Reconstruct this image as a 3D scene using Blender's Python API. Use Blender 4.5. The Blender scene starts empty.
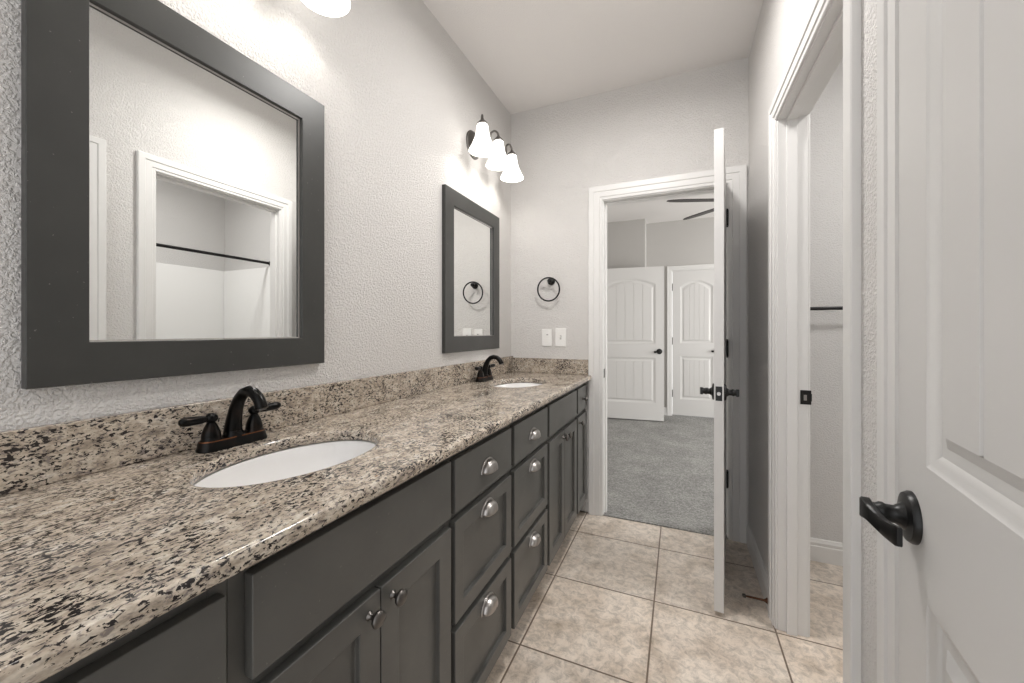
import bpy, bmesh, math
from mathutils import Vector, Matrix
C = bpy.context.scene.collection
PI = math.pi

# ------------------------------------------------------------------ camera
cam_d = bpy.data.cameras.new('camera'); cam = bpy.data.objects.new('camera', cam_d); C.objects.link(cam)
cam.location = (0, 0, 1.2); cam.rotation_euler = (PI/2, 0, math.radians(23.264))
cam_d.sensor_width = 36; cam_d.lens = 388.7/1024*36; cam_d.shift_y = -10.44/1024
cam_d.clip_start = 0.02
bpy.context.scene.camera = cam
# ------------------------------------------------------------------ world, lights, exposure
W = bpy.data.worlds.new('world'); bpy.context.scene.world = W; W.use_nodes = True
bg = W.node_tree.nodes['Background']; bg.inputs[0].default_value = (.98, .985, 1, 1); bg.inputs[1].default_value = 0.88
vs = bpy.context.scene.view_settings
vs.view_transform = 'Standard'; vs.look = 'None'; vs.gamma = 1; vs.use_curve_mapping = False; vs.exposure = 0.98

def area(name, loc, rot, sx, sy, power, col=(1, 1, 1)):
    l = bpy.data.lights.new(name, 'AREA'); l.shape = 'RECTANGLE'; l.size = sx; l.size_y = sy; l.energy = power; l.color = col
    o = bpy.data.objects.new(name, l); C.objects.link(o); o.location = loc; o.rotation_euler = rot; return o
def point(name, loc, power, r=.03, col=(1, .965, .92)):
    l = bpy.data.lights.new(name, 'POINT'); l.energy = power; l.shadow_soft_size = r; l.color = col
    o = bpy.data.objects.new(name, l); C.objects.link(o); o.location = loc; return o
BULB = .37; SHADE = 1.0
area('bedroom_fill_light', (3.15, 4.3, 1.5), (0, PI/2, 0), 1.5, 1.8, 56, (1, .99, .97))  # added daylight fill for the bedroom, placed inside an unseen window
for nm_, l_, w_ in (('bath_ceiling_lamp_light', (1.15, 1.6, 2.64), 7.5), ('vanity_overhead_fill_light', (-.22, 1.55, 2.64), 8.5)):  # the vanity room entry is an added overhead fill, out of view
    o = area(nm_, l_, (0, 0, 0), .25, .25, w_, (1, .975, .95)); o.data.shape = 'DISK'

# ------------------------------------------------------------------ dimensions (metres)
XL, XR, YF, ZC = -1.109, .363, 2.556, 2.753
YB2 = 2.676                      # bedroom side of the far wall
XR2 = .463                       # far side of the right wall
ZT = .912                         # worktop
XFRONT = -.557                   # faces of doors and drawers

# ------------------------------------------------------------------ materials
def mat(name, col=(.8, .8, .8), rough=.5, metal=0, **k):
    m = bpy.data.materials.new(name); m.use_nodes = True
    b = m.node_tree.nodes['Principled BSDF']
    b.inputs['Base Color'].default_value = (*col, 1); b.inputs['Roughness'].default_value = rough; b.inputs['Metallic'].default_value = metal
    for kk, v in k.items(): b.inputs[kk].default_value = v
    return m
class N:
    def __init__(s, m): s.m = m; s.t = m.node_tree; s.b = s.t.nodes['Principled BSDF']
    def n(s, ty, **k):
        x = s.t.nodes.new(ty)
        for a, v in k.items():
            if hasattr(x, a) and a not in ('inputs',): setattr(x, a, v)
        return x
    def l(s, a, b): s.t.links.new(a, b)
    def pos(s, obj=False):
        if obj: return s.n('ShaderNodeTexCoord').outputs['Object']
        return s.n('ShaderNodeNewGeometry').outputs['Position']
    def mapping(s, v, loc=(0, 0, 0), rot=(0, 0, 0), sc=(1, 1, 1)):
        x = s.n('ShaderNodeMapping'); s.l(v, x.inputs['Vector'])
        x.inputs['Location'].default_value = loc; x.inputs['Rotation'].default_value = rot; x.inputs['Scale'].default_value = sc
        return x.outputs[0]
    def noise(s, v, scale, detail=3, rough=.55, dist=0):
        x = s.n('ShaderNodeTexNoise'); s.l(v, x.inputs['Vector'])
        x.inputs['Scale'].default_value = scale; x.inputs['Detail'].default_value = detail; x.inputs['Roughness'].default_value = rough; x.inputs['Distortion'].default_value = dist
        return x.outputs['Fac']
    def ramp(s, f, stops):
        x = s.n('ShaderNodeValToRGB'); s.l(f, x.inputs[0]); e = x.color_ramp.elements
        while len(e) < len(stops): e.new(.5)
        for i, (p, c) in enumerate(stops):
            e[i].position = p; e[i].color = (*c, 1) if hasattr(c, '__len__') else (c, c, c, 1)
        return x.outputs[0]
    def mix(s, f, a, b, mode='MIX'):
        x = s.n('ShaderNodeMix'); x.data_type = 'RGBA'; x.blend_type = mode
        if isinstance(f, (int, float)): x.inputs[0].default_value = f
        else: s.l(f, x.inputs[0])
        for i, v in ((6, a), (7, b)):
            if isinstance(v, tuple): x.inputs[i].default_value = (*v, 1)
            else: s.l(v, x.inputs[i])
        return x.outputs[2]
    def bump(s, h, strength, dist):
        x = s.n('ShaderNodeBump'); s.l(h, x.inputs['Height']); x.inputs['Strength'].default_value = strength; x.inputs['Distance'].default_value = dist
        s.l(x.outputs[0], s.b.inputs['Normal'])

def wall_mat(name, col, strength=.7):
    m = mat(name, col, .62); q = N(m); p = q.pos()
    a = q.noise(p, 150, 3, .5, .4)
    r = q.ramp(a, [(.42, 0.), (.62, 1.)])
    f = q.noise(p, 300, 2)
    h = q.mix(.2, r, f)
    q.bump(h, strength, .005)
    return m
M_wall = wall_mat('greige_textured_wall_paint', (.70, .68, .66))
M_ceil = wall_mat('ceiling_paint', (.82, .795, .775), .25)
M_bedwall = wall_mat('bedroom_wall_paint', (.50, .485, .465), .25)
M_bathwall = wall_mat('bath_wall_paint', (.66, .65, .64), .5)

def trim_mat(name, col, rough=.32):
    m = mat(name, col, rough); q = N(m); p = q.pos()
    return m
M_trim = trim_mat('white_trim_paint', (.74, .73, .715))
M_door = trim_mat('white_door_paint', (.68, .67, .655), .38)
M_surround = mat('glossy_white_surround', (.90, .90, .89), .15)
M_tub = mat('white_tub_enamel', (.85, .85, .84), .1)
M_porc = mat('white_porcelain', (.86, .85, .84), .08)
M_plate = mat('white_plastic', (.86, .85, .83), .3)
M_slot = mat('grey_plastic_slot', (.35, .34, .33), .4)
M_rubber = mat('black_rubber', (.03, .025, .02), .6)

m = mat('oil_rubbed_bronze', (.028, .022, .018), .28, .85); q = N(m); p = q.pos(True)
q.l(q.ramp(q.noise(p, 30, 3), [(.52, (.010, .0098, .0095)), (.85, (.03, .018, .012))]), q.b.inputs['Base Color']); M_bronze = m
M_copper = mat('rubbed_copper_edge', (.16, .065, .03), .35, .9)
M_stop = mat('reddish_bronze', (.10, .045, .025), .4, .7)
M_black = mat('black_iron_finish', (.02, .02, .02), .35, .6)
M_pewter = mat('brushed_pewter', (.42, .40, .385), .32, 1)
M_darkmetal = mat('dark_pewter', (.16, .15, .14), .35, 1)
M_mirror = mat('mirror_glass', (.93, .94, .93), .005, 1)
M_chrome = mat('chrome_drain', (.6, .6, .6), .15, 1)
M_fan = mat('dark_fan_wood', (.05, .045, .042), .5)

def paint(name, col, rough):
    m = mat(name, col, rough); q = N(m); p = q.pos()
    q.bump(q.noise(q.mapping(p, sc=(6, 1, 8)), 18, 4), .12, .001)
    c = q.ramp(q.noise(p, 7, 4), [(.3, tuple(v*.88 for v in col)), (.7, tuple(v*1.12 for v in col))])
    sp = q.ramp(q.noise(p, 130, 1), [(.775, 0.), (.79, 1.)])       # little chips in the paint
    q.l(q.mix(sp, c, (.16, .15, .14)), q.b.inputs['Base Color'])
    return m
M_cab = paint('charcoal_cabinet_paint', (.094, .093, .086), .38)
M_frame = paint('charcoal_frame_paint', (.040, .040, .037), .36)
M_inside = mat('dark_cabinet_interior', (.02, .02, .018), .7)

def granite():
    m = mat('speckled_granite', rough=.14); q = N(m); p = q.pos(); p = q.mapping(p, rot=(0, 0, .2), sc=(1.15, .68, 1.3))
    base = q.ramp(q.noise(p, 40, 5, .6, .5), [(.32, (.27, .225, .185)), (.44, (.50, .42, .335)), (.58, (.64, .56, .46)), (.74, (.72, .67, .60))])
    fine = q.ramp(q.noise(p, 190, 2), [(.35, .72), (.62, 1.)])
    base = q.mix(1, base, fine, 'MULTIPLY')
    grey = q.ramp(q.noise(q.mapping(p, loc=(3, 1, 2)), 120, 3, .6), [(.56, 0.), (.63, 1.)])
    base = q.mix(grey, base, (.23, .195, .175))
    dens = q.noise(q.mapping(p, loc=(7, 3, 1)), 11, 2)
    sp = q.noise(q.mapping(p, loc=(1, 5, 9)), 150, 3, .62, .6)
    x = q.n('ShaderNodeMath'); x.operation = 'MULTIPLY_ADD'; q.l(dens, x.inputs[0]); x.inputs[1].default_value = .32; q.l(sp, x.inputs[2])
    dark = q.ramp(x.outputs[0], [(.70, 0.), (.735, 1.)])
    col = q.mix(dark, base, (.022, .018, .018))
    rust = q.ramp(q.noise(q.mapping(p, loc=(2, 8, 4)), 60, 2), [(.73, 0.), (.77, 1.)])
    col = q.mix(rust, col, (.25, .12, .05))
    q.l(col, q.b.inputs['Base Color'])
    return m
M_granite = granite()

def tile_mat():
    m = mat('beige_ceramic_tile', rough=.33); q = N(m); p = q.pos()
    v = q.mapping(p, loc=(.559, -2.293, 0))
    b = q.n('ShaderNodeTexBrick'); b.offset = 0; b.squash = 1; q.l(v, b.inputs['Vector'])
    b.inputs['Scale'].default_value = 1; b.inputs['Brick Width'].default_value = .457; b.inputs['Row Height'].default_value = .457
    b.inputs['Mortar Size'].default_value = .0035; b.inputs['Mortar Smooth'].default_value = .1; b.inputs['Bias'].default_value = 0
    b.inputs['Color1'].default_value = (.98, .98, .98, 1); b.inputs['Color2'].default_value = (1.12, 1.10, 1.08, 1); b.inputs['Mortar'].default_value = (1, 1, 1, 1)
    cloud = q.ramp(q.noise(p, 5.5, 6, .62, .7), [(.30, (.46, .385, .31)), (.45, (.66, .575, .49)), (.62, (.78, .70, .615))])
    vein = q.ramp(q.noise(q.mapping(p, loc=(4, 4, 0)), 30, 7, .8, .6), [(.38, .62), (.56, 1.)])
    c = q.mix(1, cloud, vein, 'MULTIPLY'); c = q.mix(1, c, b.outputs['Color'], 'MULTIPLY')
    c = q.mix(b.outputs['Fac'], c, (.17, .125, .09))
    q.l(c, q.b.inputs['Base Color'])
    inv = q.n('ShaderNodeMath'); inv.operation = 'SUBTRACT'; inv.inputs[0].default_value = 1; q.l(b.outputs['Fac'], inv.inputs[1])
    h = q.mix(.12, inv.outputs[0], q.noise(p, 30, 4)); q.bump(h, .5, .002)
    return m
M_tile = tile_mat()
m = mat('grey_carpet', rough=.95); q = N(m); p = q.pos()
c1 = q.ramp(q.noise(p, 75, 5, .85), [(.36, (.14, .138, .132)), (.64, (.48, .475, .455))])
c2 = q.ramp(q.noise(p, 3.5, 4), [(.3, .8), (.7, 1.1)])
q.l(q.mix(1, c1, c2, 'MULTIPLY'), q.b.inputs['Base Color']); q.bump(q.noise(p, 260, 3), 1, .008); M_carpet = m

m = mat('lit_frosted_glass', (.95, .95, .93), .4); b_ = m.node_tree.nodes['Principled BSDF']
b_.inputs['Emission Color'].default_value = (1, .96, .90, 1); b_.inputs['Emission Strength'].default_value = SHADE; M_shade = m
m = mat('lit_ceiling_dome', (.95, .95, .93), .4); b_ = m.node_tree.nodes['Principled BSDF']
b_.inputs['Emission Color'].default_value = (1, .97, .93, 1); b_.inputs['Emission Strength'].default_value = 4; M_dome = m

# ------------------------------------------------------------------ mesh helpers
class MB:
    def __init__(s): s.bm = bmesh.new()
    def box(s, x0, x1, y0, y1, z0, z1):
        v = [s.bm.verts.new(p) for p in ((x0, y0, z0), (x1, y0, z0), (x1, y1, z0), (x0, y1, z0), (x0, y0, z1), (x1, y0, z1), (x1, y1, z1), (x0, y1, z1))]
        for f in ((3, 2, 1, 0), (4, 5, 6, 7), (0, 1, 5, 4), (1, 2, 6, 5), (2, 3, 7, 6), (3, 0, 4, 7)): s.bm.faces.new([v[i] for i in f])
        return s
    def quad(s, *pts): s.bm.faces.new([s.bm.verts.new(p) for p in pts]); return s
    def loops(s, loops, close=True, cap0=False, cap1=False):
        L = [[s.bm.verts.new(p) for p in l] for l in loops]; n = len(L[0])
        for a, b in zip(L, L[1:]):
            for i in range(n if close else n-1):
                j = (i+1) % n
                try: s.bm.faces.new((a[i], a[j], b[j], b[i]))
                except ValueError: pass
        if cap0: s.bm.faces.new(L[0][::-1])
        if cap1: s.bm.faces.new(L[-1])
        return s
    def lathe(s, prof, o=(0, 0, 0), axis=(0, 0, 1), n=28, sx=1, sy=1, cap=True):
        """prof: list of (r, h) along axis"""
        ax = Vector(axis).normalized(); R = ax.to_track_quat('Z', 'Y').to_matrix(); o = Vector(o)
        ls = []
        for r, h in prof:
            r = max(r, .0002)
            ls.append([o + R @ Vector((r*sx*math.cos(2*PI*i/n), r*sy*math.sin(2*PI*i/n), h)) for i in range(n)])
        return s.loops(ls, True, cap, cap)
    def cyl(s, a, b, r, n=20):
        a, b = Vector(a), Vector(b); return s.lathe([(r, 0), (r, (b-a).length)], a, b-a, n)
    def tube(s, pts, rad, n=14, cap=True, flat=1.0, up=None):
        pts = [Vector(p) for p in pts]; k = len(pts)
        if not hasattr(rad, '__len__'): rad = [rad]*k
        T = [(pts[min(i+1, k-1)]-pts[max(i-1, 0)]).normalized() for i in range(k)]
        u = Vector(up) if up else (Vector((0, 0, 1)) if abs(T[0].z) < .9 else Vector((1, 0, 0)))
        ls = []
        for i in range(k):
            u = (u - T[i]*u.dot(T[i])).normalized(); w = T[i].cross(u)
            rr = rad[i]; a, b = (rr if hasattr(rr, '__len__') else (rr, rr*flat))
            ls.append([pts[i]+u*a*math.cos(2*PI*j/n)+w*b*math.sin(2*PI*j/n) for j in range(n)])
        return s.loops(ls, True, cap, cap)
    def torus(s, o, axis, R, r, n=48, m=10):
        ax = Vector(axis).normalized(); Q = ax.to_track_quat('Z', 'Y').to_matrix(); o = Vector(o)
        ls = [[o + Q @ Vector(((R+r*math.cos(2*PI*j/m))*math.cos(2*PI*i/n), (R+r*math.cos(2*PI*j/m))*math.sin(2*PI*i/n), r*math.sin(2*PI*j/m))) for j in range(m)] for i in range(n+1)]
        s.loops(ls); bmesh.ops.remove_doubles(s.bm, verts=s.bm.verts, dist=1e-6); return s
    def prism(s, poly, a, b, plane='XZ'):
        """extrude a 2D polygon between a and b along the third axis"""
        def P(u, v, t): return {'XZ': (u, t, v), 'YZ': (t, u, v), 'XY': (u, v, t)}[plane]
        return s.loops([[P(u, v, a) for u, v in poly], [P(u, v, b) for u, v in poly]], True, True, True)
    def xf(s, M): bmesh.ops.transform(s.bm, matrix=M, verts=s.bm.verts); return s
    def build(s, name, m, parent=None, bevel=0, smooth=35, seg=2, loc=None, solid=0, sub=0):
        bmesh.ops.recalc_face_normals(s.bm, faces=s.bm.faces)
        me = bpy.data.meshes.new(name); s.bm.to_mesh(me); s.bm.free()
        me.materials.append(m)
        for p in me.polygons: p.use_smooth = True
        me.set_sharp_from_angle(angle=math.radians(smooth))
        o = bpy.data.objects.new(name, me); C.objects.link(o)
        if parent: o.parent = parent
        if loc: o.location = loc
        if solid:
            d = o.modifiers.new('solid', 'SOLIDIFY'); d.thickness = solid; d.offset = 0
        if bevel:
            d = o.modifiers.new('bevel', 'BEVEL'); d.width = bevel; d.segments = seg; d.limit_method = 'ANGLE'; d.angle_limit = math.radians(40); d.harden_normals = True
        if sub:
            d = o.modifiers.new('sub', 'SUBSURF'); d.levels = sub; d.render_levels = sub
        return o
def tag(o, label=None, cat=None, group=None, kind=None):
    if label: o['label'] = label
    if cat: o['category'] = cat
    if group: o['group'] = group
    if kind: o['kind'] = kind
    return o
def empty(name, loc, rz=0, **k):
    o = bpy.data.objects.new(name, None); C.objects.link(o); o.location = loc; o.rotation_euler = (0, 0, rz); o.empty_display_size = .05
    return tag(o, **k)
def structure(o, label=None, cat=None): return tag(o, label, cat, kind='structure')
def copy_tree(o, parent=None):
    c = o.copy(); C.objects.link(c); c.parent = parent
    for ch in [x for x in bpy.data.objects if x.parent is o]: copy_tree(ch, c)
    return c

# ------------------------------------------------------------------ room shell
Y0 = -.9                                                            # how far the shell runs past the camera
structure(MB().box(XL-.12, XR2+2.0, Y0, YF, -.1, 0).build('floor', M_tile), 'beige square ceramic tile floor with dark grout', 'floor')
structure(MB().box(-1.2, 3.3, YF, 6.1, -.1, .006).build('floor_bedroom', M_carpet), 'grey carpet floor seen through the far doorway', 'floor')
structure(MB().box(XL-.12, XR2+2.0, Y0, YF+.05, ZC, ZC+.1).build('ceiling', M_ceil), 'pale greige bathroom ceiling', 'ceiling')
structure(MB().box(-1.2, 3.3, YF+.05, 6.1, ZC, ZC+.1).build('ceiling_bedroom', M_ceil), 'bedroom ceiling behind the fan blades', 'ceiling')
structure(MB().box(XL-.12, XL, Y0, YF+.12, 0, ZC).build('wall_left', M_wall), 'textured greige wall behind the mirrors', 'wall')
# far wall with doorway
FX0, FX1, FZ = -.451, .256, 2.045
w = MB(); w.box(XL, FX0-.018, YF, YB2, 0, ZC); w.box(FX1+.018, 3.3, YF, YB2, 0, ZC); w.box(FX0-.018, FX1+.018, YF, YB2, FZ+.018, ZC)
structure(w.build('wall_far', M_wall), 'greige far wall with the towel ring and doorway', 'wall')
# right wall with the bath doorway and the closet doorway
RY0, RY1 = 1.157, 1.855
CY0, CY1 = .155, .878
w = MB(); e = .018
w.box(XR, XR2, RY1+e, YF, 0, ZC); w.box(XR, XR2, RY0-e, RY1+e, FZ+e, ZC); w.box(XR, XR2, CY1+e, RY0-e, 0, ZC)
w.box(XR, XR2, CY0-e, CY1+e, FZ+e, ZC); w.box(XR, XR2, Y0, CY0-e, 0, ZC)
structure(w.build('wall_right', M_wall), 'greige right wall with two white cased doorways', 'wall')
# bath room beyond the right wall
w = MB(); w.box(XR2, 2.2, 2.50, YF, 0, ZC)
structure(w.build('wall_bath_far', M_bathwall), 'pale textured wall with the dark towel bar', 'wall')
w = MB(); w.box(XR2, 2.2, .86, .98, 0, ZC)
structure(w.build('wall_bath_near', M_bathwall), 'near end wall of the tub alcove', 'wall')
w = MB(); w.box(2.08, 2.2, .98, 2.50, 0, ZC)
structure(w.build('wall_bath_back', M_bathwall), 'back wall above the tub surround', 'wall')
# bedroom walls
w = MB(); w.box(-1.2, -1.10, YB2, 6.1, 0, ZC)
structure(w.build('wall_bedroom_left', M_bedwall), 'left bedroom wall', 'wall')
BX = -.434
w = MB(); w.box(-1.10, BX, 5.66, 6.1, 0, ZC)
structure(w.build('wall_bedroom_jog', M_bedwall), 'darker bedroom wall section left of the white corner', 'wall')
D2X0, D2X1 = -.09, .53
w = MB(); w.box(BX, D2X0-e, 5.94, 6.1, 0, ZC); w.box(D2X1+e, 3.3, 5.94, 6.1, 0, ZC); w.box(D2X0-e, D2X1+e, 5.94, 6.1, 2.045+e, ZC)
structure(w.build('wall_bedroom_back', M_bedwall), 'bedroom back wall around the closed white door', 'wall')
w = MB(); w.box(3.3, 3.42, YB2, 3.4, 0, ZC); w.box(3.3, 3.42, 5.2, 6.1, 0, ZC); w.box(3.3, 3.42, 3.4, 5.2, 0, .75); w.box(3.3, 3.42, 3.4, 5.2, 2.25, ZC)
structure(w.build('wall_bedroom_right', M_bedwall), 'bedroom wall with the added window opening', 'wall')
w = MB()
for a in (3.4, 4.27, 5.14): w.box(3.33, 3.39, a, a+.06, .75, 2.25)
w.box(3.33, 3.39, 3.4, 5.2, .75, .81); w.box(3.33, 3.39, 3.4, 5.2, 2.19, 2.25); w.box(3.33, 3.39, 3.4, 5.2, 1.47, 1.52)
structure(w.build('window_1', M_trim, bevel=.003), 'white framed window added out of view to light the bedroom', 'window')  # unseen window, put in so daylight reaches the bedroom

# ------------------------------------------------------------------ casings, jambs, baseboards
PROF = [(0, 0), (0, .006), (.003, .008), (.017, .009), (.020, .013), (.052, .0135), (.056, .0175), (.086, .0185), (.090, .016), (.090, 0)]
def casing(name, a0, a1, zt, face, side, axis, wdt=.09, label=None):
    """a0..a1 opening along the wall, face = wall plane, side = +1/-1 outward direction; axis 'X': wall runs along X"""
    k = wdt/.09; ls = []
    for st in range(4):
        l = []
        for u, v in PROF:
            u *= k
            a = (a0-u) if st < 2 else (a1+u); z = 0 if st in (0, 3) else zt+u
            d = face+side*v
            l.append((a, d, z) if axis == 'X' else (d, a, z))
        ls.append(l)
    b = MB(); b.loops(ls, True, True, True)
    return structure(b.build(name, M_trim, smooth=25), label, 'door trim')
def jamb(name, a0, a1, zt, d0, d1, axis, stop=None, label=None):
    b = MB(); t = .018
    def bx(p0, p1, q0, q1, z0, z1):
        b.box(p0, p1, q0, q1, z0, z1) if axis == 'X' else b.box(q0, q1, p0, p1, z0, z1)
    bx(a0-t, a0, d0, d1, 0, zt+t); bx(a1, a1+t, d0, d1, 0, zt+t); bx(a0, a1, d0, d1, zt, zt+t)
    if stop:
        s0, s1 = stop; k = .011
        bx(a0, a0+k, s0, s1, 0, zt); bx(a1-k, a1, s0, s1, 0, zt); bx(a0+k, a1-k, s0, s1, zt-k, zt)
    return structure(b.build(name, M_trim, bevel=.0012, seg=1), label, 'door trim')
casing('trim_1', FX0-.006, FX1+.006, FZ+.006, YF, -1, 'X', .09, 'white moulded casing around the far doorway')
casing('trim_2', FX0-.006, FX1+.006, FZ+.006, YB2, 1, 'X', .09, 'bedroom side casing of the far doorway')
jamb('trim_3', FX0, FX1, FZ, YF, YB2, 'X', (2.596, 2.632), 'white jamb lining the far doorway')
casing('trim_4', RY0-.005, RY1+.005, FZ+.006, XR, -1, 'Y', .078, 'white moulded casing around the right doorway')
casing('trim_5', RY0-.004, RY1+.004, FZ+.006, XR2, 1, 'Y', .082, 'bath side casing of the right doorway')
jamb('trim_6', RY0, RY1, FZ, XR, XR2, 'Y', (.392, .427), 'white jamb lining the right doorway')
casing('trim_7', CY0-.005, CY1+.003, FZ+.006, XR, -1, 'Y', .073, 'white moulded casing beside the near open door')
jamb('trim_8', CY0, CY1, FZ, XR, XR2, 'Y', (.385, .42), 'white jamb behind the near open door')
casing('trim_9', D2X0-.004, D2X1+.004, 2.05, 5.94, -1, 'X', .065, 'white casing around the closed bedroom door')
jamb('trim_10', D2X0, D2X1, 2.045, 5.94, 6.06, 'X', None, 'jamb of the closed bedroom door')

BP = [(0, 0), (.014, 0), (.014, .078), (.011, .082), (.0125, .088), (.0125, .097), (.008, .103), (.006, .112), (0, .115)]
def baseboard(name, p0, p1, face, side, axis, label):
    b = MB(); ls = []
    for p in (p0, p1):
        ls.append([(p, face+side*u, v) if axis == 'X' else (face+side*u, p, v) for u, v in BP])
    b.loops(ls, True, True, True)
    return structure(b.build(name, M_trim, smooth=25), label, 'baseboard')
baseboard('baseboard_right', RY1+.092, YF-.019, XR, -1, 'Y', 'white baseboard behind the open far door')
baseboard('baseboard_middle', CY1+.084, RY0-.09, XR, -1, 'Y', 'short white baseboard between the two right casings')
baseboard('baseboard_bath', XR2+.02, 1.31, 2.50, -1, 'X', 'tall white baseboard under the towel bar')
baseboard('baseboard_bedroom', BX+.002, D2X0-.07, 5.94, -1, 'X', 'bedroom baseboard left of the closed door')
baseboard('baseboard_jog', -1.04, BX, 5.66, -1, 'X', 'bedroom baseboard behind the ajar door')

# ------------------------------------------------------------------ doors
def door_leaf_mesh(wd, ht=2.03, th=.036, stile=.102, planks=5):
    """leaf in local coordinates: hinge edge at x=0, free edge at x=wd, faces at y=0 and y=th"""
    b = MB()
    zl0, zl1, zu0, zs, rise = .225, .83, 1.01, 1.80, .085
    x0, x1 = stile, wd-stile; xc = (x0+x1)/2; half = (x1-x0)/2
    NA = 16
    def outline(ins, z0, z1, arch):
        a, c = x0+ins, x1-ins; pts = [(a, z0+ins), (c, z0+ins)]
        if arch:
            for i in range(NA+1):
                x = c+(a-c)*i/NA; t = (x-xc)/(half-ins); pts.append((x, z1-ins+rise*(1-t*t)))
        else:
            for i in range(NA+1): pts.append((c+(a-c)*i/NA, z1-ins))
        return pts
    def cell(zc0, zc1):
        pts = [(0, zc0), (wd, zc0)]
        for i in range(NA+1):
            pts.append((wd-wd*i/NA, zc1))
        return pts
    zm = (zl1+zu0)/2
    for face, sg in ((0, 1), (th, -1)):
        for (z0, z1, c0, c1, arch) in ((zl0, zl1, 0, zm, False), (zu0, zs, zm, ht, True)):
            L = [[(x, face, z) for x, z in cell(c0, c1)]]
            for ins, dep in ((0, 0), (.006, .003), (.012, .0045), (.020, .009), (.034, .009), (.050, .0025)):
                L.append([(x, face+sg*dep, z) for x, z in outline(ins, z0, z1, arch)])
            b.loops(L, True)
            ins = .050; a, c = x0+ins, x1-ins; g = .0045
            xs = [(a, .0025)]
            for k in range(1, planks):
                x = a+(c-a)*k/planks; xs += [(x-g, .0025), (x-g*.35, .0065), (x+g*.35, .0065), (x+g, .0025)]
            xs.append((c, .0025))
            def zt(x): return (z1-ins+rise*(1-((x-xc)/(half-ins))**2)) if arch else z1-ins
            fx = []
            for (xa, da), (xb, db) in zip(xs, xs[1:]):
                n = 4 if xb-xa > .02 else 1
                for i in range(n): fx.append((xa+(xb-xa)*i/n, da+(db-da)*i/n))
            fx.append(xs[-1])
            b.loops([[(x, face+sg*d, z0+ins) for x, d in fx], [(x, face+sg*d, zt(x)) for x, d in fx]], False)
    b.box(.004, wd-.004, .0095, th-.0095, .004, ht-.004)
    b.loops([[(0, 0, 0), (wd, 0, 0), (wd, 0, ht), (0, 0, ht)], [(0, th, 0), (wd, th, 0), (wd, th, ht), (0, th, ht)]])
    bmesh.ops.remove_doubles(b.bm, verts=b.bm.verts, dist=1e-5)
    return b
def lever(parent, x, y, z, out, along, name='door_handle'):
    """rosette, neck and waved blade; out=+1/-1 along local Y, along=+1/-1 along local X"""
    b = MB(); o = (x, y, z)
    b.lathe([(.0, 0), (.036, 0), (.036, .0035), (.033, .0085), (.019, .0105), (.0165, .014), (.0125, .020), (.0125, .029), (.0145, .032), (.0145, .036), (.012, .040), (.012, .047)], o, (0, out, 0), 36)
    ls = []; n = 18
    for i in range(n+1):
        t = i/n; q = -.010+.078*t
        yc = y+out*(.050+.004*math.sin(t*PI)-.019*(t*t*(3-2*t))); zc = z+.003*math.sin(t*2*PI)-.006*t
        h = .0165-.0045*math.sin(t*PI)-.0025*t; w_ = .0068-.0028*t
        if i in (0, n): h *= .9; w_ *= .7
        ls.append([(x+along*q, yc+out*w_*a_, zc+h*c_) for a_, c_ in ((-1, -.85), (-.7, -1), (.7, -1), (1, -.85), (1, .85), (.7, 1), (-.7, 1), (-1, .85))])
    b.loops(ls, True, True, True)
    r = b.build(name, M_black, parent, smooth=42)
    return r
def hinge(parent, x, y, z, name='hinge', plate=(1, 0)):
    b = MB()
    b.cyl((x, y, z-.045), (x, y, z+.045), .0065, 12)
    b.lathe([(.002, 0), (.0055, .003), (.003, .008)], (x, y, z+.045), (0, 0, 1), 12); b.lathe([(.002, 0), (.0055, .003), (.003, .008)], (x, y, z-.045), (0, 0, -1), 12)
    if plate[0]: b.box(x-.002, x+.03, y+.0045, y+.0065, z-.045, z+.045)
    else: b.box(x+.0, x+.002, y, y+plate[1], z-.045, z+.045)
    return b.build(name, M_black, parent, smooth=40)
def make_door(name, loc, rz, wd, label, lev=(), th=.036, latch=True, ht=2.03, hinges=None, zk=.925):
    r = empty(name, loc, rz, label=label, cat='door', kind='structure')
    door_leaf_mesh(wd, ht, th).build('door_leaf', M_door, r, smooth=20)
    for out in lev:
        lever(r, wd-.056, (th if out > 0 else 0), zk, out, -1)
    if latch:
        b = MB(); b.box(wd-.0005, wd+.0018, th/2-.0125, th/2+.0125, zk-.03, zk+.03); b.build('latch_plate', M_black, r, bevel=.0006)
        b = MB(); b.cyl((wd+.001, th/2, zk), (wd+.009, th/2, zk), .0075, 14); b.build('latch_bolt', M_pewter, r)
    for z in (hinges or ()): hinge(r, 0, 0-.003, z, plate=(1, 0))
    return r
# far door, swung into the bathroom: hinge at the right jamb; leaf runs towards the camera
a = math.atan2(-.70, -.078)
make_door('door_1', (.213, 2.540, .020), a, .700, 'white panelled door standing open edge-on in the far doorway', (1, -1), hinges=None, zk=.917)
d1 = [o for o in bpy.data.objects if o.name == 'door_1'][0]
for z in (.33, 1.08, 1.83):
    b = MB(); b.cyl((-.004, .041, z-.045), (-.004, .041, z+.045), .0065, 12)
    b.lathe([(.002, 0), (.0055, .003), (.003, .008)], (-.004, .041, z+.045), (0, 0, 1), 12); b.lathe([(.002, 0), (.0055, .003), (.003, .008)], (-.004, .041, z-.045), (0, 0, -1), 12)
    b.box(-.0022, -.0002, .006, .040, z-.045, z+.045)
    b.box(-.045, -.008, .038, .0398, z-.045, z+.045)
    b.build('hinge', M_black, d1, smooth=40)
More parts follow.
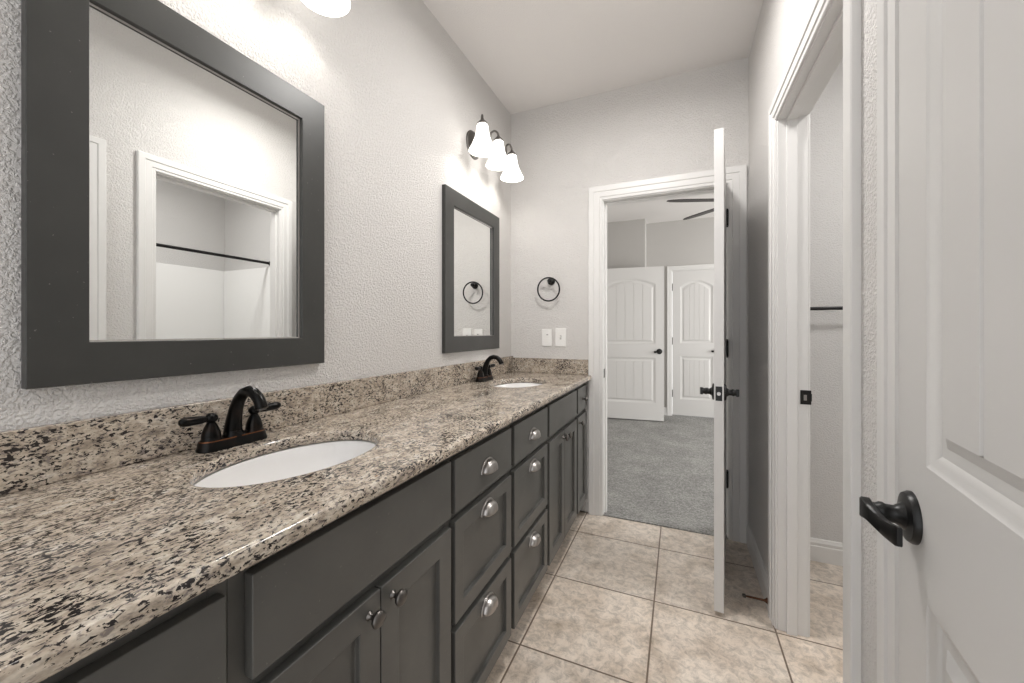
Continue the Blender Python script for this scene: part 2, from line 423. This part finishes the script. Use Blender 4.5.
# near entry door lying open along the right wall
phi = math.radians(7.4); dirv = Vector((math.sin(phi), math.cos(phi), 0)); nrm = Vector((math.cos(phi), -math.sin(phi), 0))
ros = Vector((.3068, .736, 0)); hg = ros - dirv*(.713-.056)
ez = math.atan2(dirv.y, dirv.x)
# local x along dirv; local +y is 90deg CCW (towards -X, i.e. the room), so shift the leaf so that the room face is y=th
hp = hg + nrm*.036
make_door('door_2', (hp.x, hp.y, .010), ez, .713, 'large white beadboard panel door with a black lever at the right edge', (1,), zk=.924, hinges=None)
# closet door behind it, closed
make_door('door_3', (.462, CY0+.003, .010), PI/2, CY1-CY0-.006, 'closed white door in the near casing, mostly behind the open door', (), latch=False)
# bedroom doors
make_door('door_4', (-1.05, 5.369, .02), math.atan2(.085, .80), .872, 'white arched two-panel bedroom door, left of the two in the doorway', (-1, 1), zk=.912)
dd = make_door('door_5', (D2X0+.003, 5.95, .02), 0, D2X1-D2X0-.006, 'closed white bedroom door in a casing, right of the ajar one', (-1,), latch=False, zk=.912)
for z in (.30, 1.04, 1.80): hinge(dd, -.002, -.004, z)

# strike plates
s = MB(); s.box(FX0-.001, FX0+.0015, 2.562, 2.592, .895, .952); structure(s.build('trim_11', M_black, bevel=.0008), 'black strike plate on the left jamb of the far doorway', 'strike plate')
s = MB(); s.box(.438, .474, RY1-.0024, RY1+.001, .912, .968)
s.box(.470, .476, RY1-.0020, RY1+.012, .925, .955)
o = s.build('trim_12', M_black, None, bevel=.004); structure(o, 'black strike plate on the right doorway jamb', 'strike plate')
s = MB(); s.box(.449, .459, RY1-.0030, RY1-.0018, .928, .950); s.build('strike_hole', M_pewter, o)

# ------------------------------------------------------------------ vanity cabinets
XB = -.577                                                # face frame plane
def front_slab(y0, y1, z0, z1):
    b = MB(); b.box(XB+.0006, XFRONT, y0, y1, z0, z1); return b
def front_shaker(y0, y1, z0, z1, st=.052, dep=.0125):
    b = MB(); x0, x1 = XB+.0006, XFRONT
    def rc(x, k): return [(x, y0+k, z0+k), (x, y1-k, z0+k), (x, y1-k, z1-k), (x, y0+k, z1-k)]
    b.loops([rc(x0, 0), rc(x1, 0), rc(x1, st), rc(x1-dep, st)], True, True, True)
    return b
def knob_mb(y, z, x=XFRONT):
    b = MB(); b.lathe([(.0, 0), (.009, 0), (.009, .002), (.0055, .005), (.005, .013), (.008, .016), (.0145, .019), (.0165, .023), (.0155, .027), (.010, .0305), (.003, .032)], (x, y, z), (1, 0, 0), 24); return b
def cup_mb(y, z, x=XFRONT, a=.040, h=.034, d=.026):
    b = MB(); ls = []
    nt, npn = 20, 10
    for i in range(npn+1):
        f = PI/2*i/npn
        ls.append([(x+.002+d*math.sin(f)**.8 if i else x+.001, y+a*math.cos(PI*j/nt)*math.cos(f)**.75 if i < npn else y+a*math.cos(PI*j/nt)*.02, z-.014+h*math.sin(PI*j/nt)*(math.cos(f)**.55 if i < npn else .04)) for j in range(nt+1)])
    # close the dome's lower lip by drooping the front forward
    b.loops(ls, False)
    rim = [(x+.0015, y+(a+.002)*math.cos(PI*j/24), z-.014+(h+.002)*math.sin(PI*j/24)) for j in range(25)]
    b.tube(rim, .0026, 8, up=(1, 0, 0))
    return b
def cabinet(y0, y1, label, fronts):
    ym = y0
    r = empty('vanity_cabinet', ((XL+XB)/2, (y0+y1)/2, 0), label=label, cat='cabinet', group='charcoal vanity cabinets')
    off = Matrix.Translation((-(XL+XB)/2, -(y0+y1)/2, 0))
    zt = ZT-.032
    b = MB(); x0 = XL+.012; t = .016
    b.box(x0, XB-.018, y0+.0005, y0+t, .088, zt); b.box(x0, XB-.018, y1-t, y1-.0005, .088, zt)
    b.box(x0, -.652, y0+.0005, y0+t, .001, .088); b.box(x0, -.652, y1-t, y1-.0005, .001, .088)
    b.box(x0, XB-.018, y0+t, y1-t, .090, .104)
    # face frame: stiles, rails around every front
    fy0 = min(f[1] for f in fronts)+.012; fy1 = max(f[2] for f in fronts)-.012
    b.box(XB-.018, XB, y0, fy0, .088, zt); b.box(XB-.018, XB, fy1, y1, .088, zt)
    b.box(XB-.018, XB, fy0, fy1, .088, .110)
    b.box(-.652, -.640, y0+.0005, y1-.0005, .001, .088)
    b.box(XB-.018, XB, fy0, fy1, .835, zt)
    zs = sorted({round(f[4], 3) for f in fronts if f[4] < .8})
    for z in zs: b.box(XB-.018, XB, fy0, fy1, z-.012, z+.035)
    b.xf(off); b.build('cabinet_body', M_cab, r, bevel=.001, seg=1)
    for kind, a0, a1, z0, z1, hw, pos in fronts:
        nm = {'slab': 'drawer', 'false': 'false_front', 'drawer': 'drawer', 'door': 'door'}[kind]
        fb = front_slab(a0, a1, z0, z1) if kind in ('slab', 'false') else front_shaker(a0, a1, z0, z1, .045 if kind == 'drawer' else .055)
        fo = fb.xf(off).build(nm, M_cab, r, bevel=.0022)
        if hw == 'cup': cup_mb((a0+a1)/2, pos).xf(off).build('cup_pull', M_pewter, fo, smooth=60, solid=.0022)
        if hw == 'knob': knob_mb(*pos).xf(off).build('knob', M_darkmetal, fo, smooth=50)
    return r
ZB = .100
cabinet(.02, .340, 'near charcoal vanity cabinet at the lower left picture corner', [('slab', .035, .328, .703, .846, '', 0), ('door', .035, .328, ZB, .677, '', 0)])
cabinet(.340, .897, 'charcoal sink cabinet under the near sink, two knobbed doors', [('false', .362, .887, .703, .853, '', 0),
    ('door', .362, .6195, ZB, .677, 'knob', (.588, .643)), ('door', .6225, .887, ZB, .677, 'knob', (.655, .643))])
cabinet(.897, 1.305, 'charcoal three-drawer cabinet right next to the near sink cabinet', [('slab', .907, 1.291, .703, .850, 'cup', .775), ('drawer', .907, 1.291, .402, .681, 'cup', .645), ('drawer', .907, 1.291, ZB, .380, 'cup', .341)])
cabinet(1.305, 1.726, 'charcoal three-drawer cabinet, the farther of the two drawer stacks', [('slab', 1.319, 1.711, .703, .850, 'cup', .775), ('drawer', 1.319, 1.711, .402, .681, 'cup', .645), ('drawer', 1.319, 1.711, ZB, .380, 'cup', .341)])
cabinet(1.726, 2.284, 'charcoal sink cabinet under the far sink', [('false', 1.741, 2.268, .703, .850, '', 0),
    ('door', 1.741, 2.003, ZB, .677, 'knob', (1.972, .643)), ('door', 2.006, 2.268, ZB, .677, 'knob', (2.037, .643))])
cabinet(2.284, 2.554, 'narrow charcoal cabinet at the far end against the door casing', [('slab', 2.300, 2.536, .703, .850, 'knob', (2.418, .775)), ('door', 2.300, 2.536, ZB, .677, 'knob', (2.33, .643))])

# ------------------------------------------------------------------ granite top with two sink cut-outs
SINKS = [(-.832, .650), (-.832, 2.030)]
SA, SB = .211, .146                                        # half length along Y, half width along X
def top():
    b = MB(); xa, xb = XL+.001, -.525; z0, z1 = ZT-.031, ZT; ya, yb = .02, YF-.001; n = 72
    sides = {}
    def cell(y0, y1, c):
        cor = [math.atan2(yy-c[1], xx-c[0]) % (2*PI) for xx in (xa, xb) for yy in (y0, y1)]
        angs = sorted([2*PI*i/n for i in range(n) if min(abs(2*PI*i/n-q_) for q_ in cor) > .06] + cor)
        ell, rec = [], []
        for t in angs:
            ct, stn = math.cos(t), math.sin(t)
            r = 1/math.sqrt((ct/SB)**2+(stn/SA)**2)
            ell.append((c[0]+r*ct, c[1]+r*stn))
            k = min([(xb-c[0])/ct if ct > 1e-9 else 1e9, (xa-c[0])/ct if ct < -1e-9 else 1e9, (y1-c[1])/stn if stn > 1e-9 else 1e9, (y0-c[1])/stn if stn < -1e-9 else 1e9])
            rec.append((c[0]+k*ct, c[1]+k*stn))
        b.loops([[(x, y, z1) for x, y in rec], [(x, y, z1) for x, y in ell], [(x, y, z0) for x, y in ell], [(x, y, z0) for x, y in rec]])
        for p_, q_ in zip(rec, rec[1:]+rec[:1]):
            for xx in (xa, xb):
                if abs(p_[0]-xx) < 1e-6 and abs(q_[0]-xx) < 1e-6: b.quad((*p_, z0), (*q_, z0), (*q_, z1), (*p_, z1))
        for yy in (y0, y1): sides[yy] = sorted([p_ for p_ in rec if abs(p_[1]-yy) < 1e-6])
    cell(.33, .95, SINKS[0]); cell(1.72, 2.32, SINKS[1])
    for yy in (ya, yb): sides[yy] = [(xa, yy), (xb, yy)]
    for s0, s1 in [(ya, .33), (.95, 1.72), (2.32, yb)]:
        poly = sides[s0] + sides[s1][::-1]
        for z in (z0, z1): b.bm.faces.new([b.bm.verts.new((x, y, z)) for x, y in poly])
        b.quad((xb, s0, z0), (xb, s1, z0), (xb, s1, z1), (xb, s0, z1)); b.quad((xa, s0, z0), (xa, s1, z0), (xa, s1, z1), (xa, s0, z1))
    for yy in (ya, yb): b.quad((xa, yy, z0), (xb, yy, z0), (xb, yy, z1), (xa, yy, z1))
    bmesh.ops.remove_doubles(b.bm, verts=b.bm.verts, dist=1e-5)
    return b
ct = empty('countertop', ((XL-.527)/2, 1.28, ZT-.031), label='long speckled cream and black granite vanity top with two oval sink cut-outs', cat='countertop')
off = Matrix.Translation((-(XL-.527)/2, -1.28, -(ZT-.031)))
gs = top().xf(off).build('granite_slab', M_granite, ct, bevel=.011, seg=4)
off2 = Matrix.Identity(4)
bs1 = MB().box(XL+.001, XL+.021, .02, YF-.001, ZT+.0004, ZT+.110).xf(off2).build('backsplash', M_granite, None, bevel=.002)
bs2 = MB().box(XL+.0215, -.548, YF-.021, YF-.001, ZT+.0004, ZT+.100).xf(off2).build('backsplash', M_granite, None, bevel=.002)

tag(bs1, 'long granite backsplash strip along the mirror wall', 'backsplash'); tag(bs2, 'short granite backsplash strip on the far wall under the switches', 'backsplash')

def sink(cx, cy, label):
    r = empty('sink', (cx, cy, ZT-.032), label=label, cat='sink', group='white undermount sinks')
    b = MB(); ls = []; n = 56
    for rx, d in ((1.06, 0), (1.0, -.0), (.985, -.006), (.96, -.03), (.90, -.07), (.78, -.105), (.58, -.128), (.34, -.138), (.12, -.142)):
        ls.append([(SB*1.02*rx*math.cos(2*PI*i/n), SA*1.02*rx*math.sin(2*PI*i/n), d) for i in range(n)])
    outer = [[(SB*1.02*(rx)*math.cos(2*PI*i/n), SA*1.02*(rx)*math.sin(2*PI*i/n), d) for i in range(n)] for rx, d in ((.12, -.154), (.36, -.150), (.62, -.140), (.83, -.115), (.95, -.075), (1.0, -.035), (1.03, -.012), (1.06, -.012))]
    b.loops(ls+outer+[ls[0]], True)
    bmesh.ops.remove_doubles(b.bm, verts=b.bm.verts, dist=1e-5)
    b.build('basin', M_porc, r, smooth=60)
    b = MB(); b.lathe([(0, 0), (.021, 0), (.021, .002), (.017, .003), (.016, .001), (0, .001)], (0, 0, -.1425), (0, 0, 1), 24); b.build('drain', M_chrome, r)
    return r
sink(*SINKS[0], 'white oval undermount sink nearest the camera')
sink(*SINKS[1], 'white oval undermount sink at the far end of the granite top')

# ------------------------------------------------------------------ faucets
def faucet(x, y, label):
    r = empty('faucet', (x, y, ZT), label=label, cat='faucet', group='bronze centerset faucets')
    n = 40
    def stad(k, z, hx=.026, hy=.080):
        l = []
        for i in range(n):
            t = 2*PI*i/n; c, s_ = math.cos(t), math.sin(t)
            yy = (hy-hx)*(1 if s_ >= 0 else -1)+hx*s_; l.append((hx*c*k, yy*(1+(k-1)*hx/hy*1.0), z))
        return l
    b = MB(); b.loops([stad(1.08, 0), stad(1.08, .004), stad(1.0, .009), stad(.96, .019), stad(.86, .024)], True, True, True)
    bp = b.build('base_plate', M_bronze, r, smooth=35)
    b = MB(); b.loops([stad(.905, .0222), stad(.875, .0246), stad(.855, .0244)], True, False, False); tag(b.build('copper_edge', M_copper, bp, smooth=60), label='worn copper-coloured edge line')
    b = MB(); pts, rad = [], []
    P0 = [(-.004, .020, .0215), (-.002, .045, .0190), (.003, .070, .0168), (.011, .095, .0152), (.023, .117, .0140), (.040, .133, .0133), (.060, .139, .0130), (.079, .135, .0130), (.094, .124, .0133), (.104, .110, .0138), (.108, .099, .0142)]
    for px, pz, rr in P0: pts.append((px, 0, pz)); rad.append(rr)
    b.tube(pts, rad, 20, up=(0, 1, 0)); b.lathe([(.024, 0), (.024, .004), (.0205, .009), (.019, .014)], (0, 0, .022), (0, 0, 1), 28)
    sp = b.build('spout', M_bronze, r, smooth=60)
    b = MB(); b.lathe([(.0095, 0), (.0095, .002), (.0, .002)], (.1085, 0, .0975), (.28, 0, -1), 20); b.build('aerator', M_darkmetal, sp)
    for sg in (-1, 1):
        yy = sg*.052
        b = MB(); b.lathe([(.0225, 0), (.0225, .003), (.0195, .006), (.0200, .012), (.0185, .022), (.0145, .033), (.0105, .041), (.0085, .045), (.0120, .048), (.0140, .053), (.0135, .059), (.0100, .063), (.0060, .066), (.003, .067)], (0, yy, .022), (0, 0, 1), 28)
        h = b.build('handle_body', M_bronze, r, smooth=50)
        b = MB(); ax = Vector((.10, sg*1.0, .06))
        b.lathe([(.006, 0), (.0055, .010), (.0085, .016), (.0098, .026), (.0105, .042), (.0108, .054), (.0100, .062), (.0070, .068), (.002, .070)], Vector((0, yy, .076)), ax, 22)
        b.build('lever_handle', M_bronze, h, smooth=50)
    return r
faucet(-1.043, .630, 'oil-rubbed bronze two-handle faucet behind the near sink')
faucet(-1.043, 2.022, 'oil-rubbed bronze two-handle faucet behind the far sink')

# ------------------------------------------------------------------ mirrors
def mirror(y0, y1, z0, z1, label, ws=.083, wt=.084):
    r = empty('wall_mirror', (XL, (y0+y1)/2, z0), label=label, cat='mirror', group='charcoal framed vanity mirrors')
    cy = (y0+y1)/2; x0, x1 = .0005, .022
    a, c = y0-cy, y1-cy; h = z1-z0
    b = MB()
    def rc(x, k, kz): return [(x, a+k, kz), (x, c-k, kz), (x, c-k, h-kz), (x, a+k, h-kz)]
    b.loops([rc(x0, 0, 0), rc(x1, 0, 0), rc(x1, ws, wt), rc(x0, ws, wt), rc(x0, 0, 0)], True)
    bmesh.ops.remove_doubles(b.bm, verts=b.bm.verts, dist=1e-6)
    b.build('frame', M_frame, r, bevel=.0015)
    b = MB(); t = .0035
    i0, i1, j0, j1 = a+ws, c-ws, wt, h-wt
    def rl(x, k): return [(x, i0+k, j0+k), (x, i1-k, j0+k), (x, i1-k, j1-k), (x, i0+k, j1-k)]
    b.loops([rl(.0075, .0003), rl(.0100, .0003), rl(.0085, t), rl(.0075, t)], True)
    tag(b.build('glass_edge', M_pewter, r), label='bright bevelled edge of the glass')
    b = MB(); b.box(.003, .0075, i0+.0005, i1-.0005, j0+.0005, j1-.0005); b.build('mirror_glass', M_mirror, r)
    return r
mirror(.299, .945, 1.094, 1.952, 'large charcoal-framed mirror above the near sink')
mirror(1.675, 2.320, 1.087, 1.945, 'charcoal-framed mirror above the far sink')

# ------------------------------------------------------------------ vanity lights
def vanity_light(y, label, xs=-.97, zf=2.30):
    r = empty('vanity_light', (XL, y, zf), label=label, cat='wall light', group='three-shade vanity lights')
    py_, pz_ = -.055, -.012
    b = MB(); b.lathe([(0, 0), (.080, 0), (.080, .004), (.076, .009), (.064, .012), (.034, .018), (.026, .028), (.0, .031)], (0, py_, pz_), (1, 0, 0), 40)
    b.build('backplate', M_darkmetal, r, smooth=40)
    dx = xs-XL
    for k in (-1, 0, 1):
        yy = k*.200
        d = Vector((dx-.028, yy-py_*.6, 0)); L_ = d.length; d.normalize(); tip = Vector((dx, yy, 0)); rad_ = .024
        pts = [Vector((.022, py_*.6+.012*k, pz_+.004)), Vector((.022, py_*.6+.012*k, pz_))+d*.03]
        st_ = tip-d*(2*rad_)
        pts.append(st_+Vector((0, 0, -.006))-d*.022)
        for i in range(11):
            t = PI*(1-i/10); pts.append(tip-d*rad_+d*rad_*math.cos(t)+Vector((0, 0, .040+.030*math.sin(t))))
        pts.insert(3, st_+Vector((0, 0, .012)))
        pts.append(tip+Vector((0, 0, .024)))
        b = MB(); b.tube(pts, .0060, 10, up=(0, 0, 1) if abs(d.z) < .9 else None); b.build('arm', M_darkmetal, r, smooth=60)
        b = MB(); b.lathe([(.008, .034), (.010, .027), (.018, .021), (.025, .012), (.031, .005), (.031, 0), (.0, 0)], (dx, yy, .006), (0, 0, 1), 26); b.build('socket_cap', M_darkmetal, r, smooth=40)
        b = MB(); pr_ = [(.0285, .008), (.0310, .0), (.0330, -.018), (.0365, -.040), (.042, -.062), (.050, -.084), (.060, -.106), (.069, -.122), (.0735, -.131), (.0738, -.134), (.0710, -.132)]
        inner = [(r0-.003, z0) for r0, z0 in reversed(pr_[:-1])]
        b.lathe(pr_+inner, (dx, yy, 0), (0, 0, 1), 36, cap=False); b.build('glass_shade', M_shade, r, smooth=60)
        point('vanity_bulb_light', (xs, y+yy, zf-.080), BULB, .022)
    return r
vanity_light(.640, 'three-shade vanity light above the near mirror, one lit shade tip in view', zf=2.325)
vanity_light(2.055, 'dark bronze vanity light with three lit bell shades above the far mirror')

# ------------------------------------------------------------------ far wall fittings
r = empty('towel_ring', (-.805, YF, 1.54), label='dark round towel ring on the far wall above the switches', cat='towel ring')
b = MB(); b.lathe([(.0, 0), (.026, 0), (.026, .005), (.022, .010), (.012, .014), (.010, .030), (.013, .036), (.014, .048), (.010, .054), (.0, .055)], (0, 0, 0), (0, -1, 0), 30); b.build('mounting_post', M_black, r, smooth=40)
b = MB(); b.torus((-.006, -.046, -.058), (.05, 1, .08), .078, .0052, 56, 12); b.build('ring', M_black, r, smooth=60)

r = empty('outlet_plate', (-.836, YF, 1.155), label='white keypad wall plate, left of the pair under the towel ring', cat='wall plate', group='white wall plates under the towel ring')
b = MB(); b.box(-.035, .035, -.006, -.0003, -.058, .058); b.build('cover_plate', M_plate, r, bevel=.003)
b = MB(); b.box(-.0165, .0165, -.0085, -.006, -.034, .034); o_ = b.build('device', M_plate, r, bevel=.001)
for k in (-.022, -.008, .006, .020):
    b = MB(); b.box(-.002, .011, -.0094, -.0085, k-.0035, k+.0035); b.build('button', M_slot if k == .020 else M_plate, o_, bevel=.0004, seg=1)
r = empty('switch_plate', (-.738, YF, 1.157), label='white toggle switch plate, right of the pair under the towel ring', cat='light switch', group='white wall plates under the towel ring')
b = MB(); b.box(-.038, .038, -.006, -.0003, -.062, .062); b.build('cover_plate', M_plate, r, bevel=.003)
b = MB(); b.box(-.006, .006, -.0068, -.006, -.013, .013); b.build('slot', M_slot, r)
b = MB(); b.prism([(-.006, -.010), (-.019, .004), (-.019, .010), (-.006, .006)], -.0045, .0045, 'YZ'); b.build('toggle', M_plate, r, bevel=.001, seg=1)
for k in (-.030, .030):
    b = MB(); b.lathe([(0, 0), (.0032, 0), (.0028, .0012), (0, .0014)], (0, -.006, k), (0, -1, 0), 12); b.build('screw', M_plate, r)

# door stop on the right baseboard
r = empty('door_stop', (XR-.014, 1.968, .040), label='small dark bronze door stop on the baseboard behind the open far door', cat='door stop')
b = MB(); b.lathe([(.0, 0), (.013, 0), (.012, .003), (.007, .008), (.0045, .014), (.0045, .080), (.006, .082)], (0, 0, 0), (-1, 0, 0), 18); b.build('stop_rod', M_stop, r, smooth=40)
b = MB(); b.lathe([(.006, 0), (.008, .001), (.008, .010), (.006, .013), (0, .014)], (-.081, 0, 0), (-1, 0, 0), 18); b.build('rubber_tip', M_rubber, r, smooth=40)

# ------------------------------------------------------------------ bath room
r = empty('towel_bar', (.86, 2.50, 1.315), label='dark towel bar on the wall seen through the right doorway', cat='towel bar')
b = MB(); b.cyl((-.30, -.06, 0), (.30, -.06, 0), .009, 16); b.build('bar', M_black, r)
for k in (-.305, .305):
    b = MB(); b.lathe([(0, 0), (.026, 0), (.026, .005), (.012, .011), (.010, .050), (.014, .054), (.014, .068), (.0, .072)], (k, 0, 0), (0, -1, 0), 26); b.build('mounting_post', M_black, r, smooth=40)
# tub
r = empty('bathtub', (1.70, 1.74, 0), label='white alcove bathtub below the shower rod', cat='bathtub')
b = MB(); hx, hy = .378, .758
def rr(hx, hy, rad, z, n=8):
    l = []
    for cx, cy, a0 in ((hx-rad, hy-rad, 0), (-hx+rad, hy-rad, PI/2), (-hx+rad, -hy+rad, PI), (hx-rad, -hy+rad, 1.5*PI)):
        for i in range(n+1): l.append((cx+rad*math.cos(a0+PI/2*i/n), cy+rad*math.sin(a0+PI/2*i/n), z))
    return l
b.loops([rr(hx, hy, .004, .002), rr(hx, hy, .004, .43), rr(hx-.004, hy-.004, .004, .435), rr(hx-.07, hy-.08, .12, .435), rr(hx-.085, hy-.10, .12, .42), rr(hx-.12, hy-.16, .13, .14), rr(hx-.20, hy-.26, .10, .10)], True, True, True)
b.build('tub_body', M_tub, r, smooth=40)
b = MB(); b.lathe([(0, 0), (.03, 0), (.028, .004), (0, .005)], (0, .40, .1005), (0, 0, 1), 20); b.build('drain', M_chrome, r)
r = empty('tub_surround', (1.70, 1.74, .436), label='glossy white tub surround panels under the shower rod', cat='tub surround')
b = MB(); zt_ = 1.374
b.box(.355, .379, -.758, .758, .001, zt_); b.build('back_panel', M_surround, r, bevel=.006)
b = MB(); b.box(-.378, .354, .735, .759, .001, zt_); b.build('end_panel', M_surround, r, bevel=.006)
b = MB(); b.box(-.378, .354, -.759, -.735, .001, zt_); b.build('end_panel', M_surround, r, bevel=.006)
r = empty('shower_rod', (1.38, 1.74, 1.845), label='dark shower curtain rod seen in the near mirror', cat='shower rod')
b = MB(); b.cyl((0, -.75, 0), (0, .75, 0), .0125, 18); b.build('rod', M_black, r)
for k in (-1, 1):
    b = MB(); b.lathe([(0, 0), (.024, 0), (.023, .006), (.018, .014), (.0135, .016)], (0, k*.7595, 0), (0, -k, 0), 24); b.build('flange', M_black, r, smooth=40)
for cx_, cy_, lb_ in ((1.15, 1.6, 'round dome ceiling light in the bath room'), (-.22, 1.55, 'round dome light added out of view to brighten the vanity room')):  # the vanity room dome is added to house the unseen overhead fill
  r = empty('ceiling_light', (cx_, cy_, ZC), label=lb_, cat='ceiling light')
  b = MB(); b.lathe([(0, 0), (.15, 0), (.15, .02), (.135, .03), (0, .03)], (0, 0, -.0005), (0, 0, -1), 36); b.build('base', M_pewter, r, smooth=40)
  b = MB(); b.lathe([(.132, .03), (.128, .05), (.105, .078), (.06, .097), (0, .103)], (0, 0, 0), (0, 0, -1), 36); b.build('glass_dome', M_dome, r, smooth=60)

# ------------------------------------------------------------------ bedroom ceiling fan
r = empty('ceiling_fan', (.58, 4.268, ZC), label='ceiling fan with dark blades in the bedroom', cat='ceiling fan')
b = MB(); b.lathe([(0, 0), (.065, 0), (.062, .02), (.03, .05), (.013, .055), (.013, .24)], (0, 0, -.0005), (0, 0, -1), 28); b.build('downrod', M_fan, r, smooth=40)
b = MB(); b.lathe([(.0, .22), (.06, .225), (.105, .25), (.115, .28), (.105, .315), (.06, .34), (.0, .345)], (0, 0, 0), (0, 0, -1), 36); b.build('motor_housing', M_fan, r, smooth=40)
for k in range(5):
    an = math.radians(199.8-66+66 if k == 0 else 199.8-72*k+ (9 if k == 1 else 0))
    b = MB(); z = -.303
    prof = [(.19, -.040), (.25, -.050), (.58, -.052), (.69, -.038), (.73, -.012), (.73, .012), (.69, .038), (.58, .052), (.25, .050), (.19, .040)]
    b.prism(prof, -.004, .004, 'XY'); b.xf(Matrix.Rotation(math.radians(-5), 4, 'X'))
    b.xf(Matrix.Translation((0, 0, z)) @ Matrix.Rotation(an, 4, 'Z')); bl = b.build('blade', M_fan, r, bevel=.001, seg=1)
    b = MB(); b.box(.09, .23, -.018, .018, -.009, -.005); b.xf(Matrix.Translation((0, 0, z)) @ Matrix.Rotation(an, 4, 'Z')); b.build('blade_bracket', M_fan, bl, bevel=.001, seg=1)
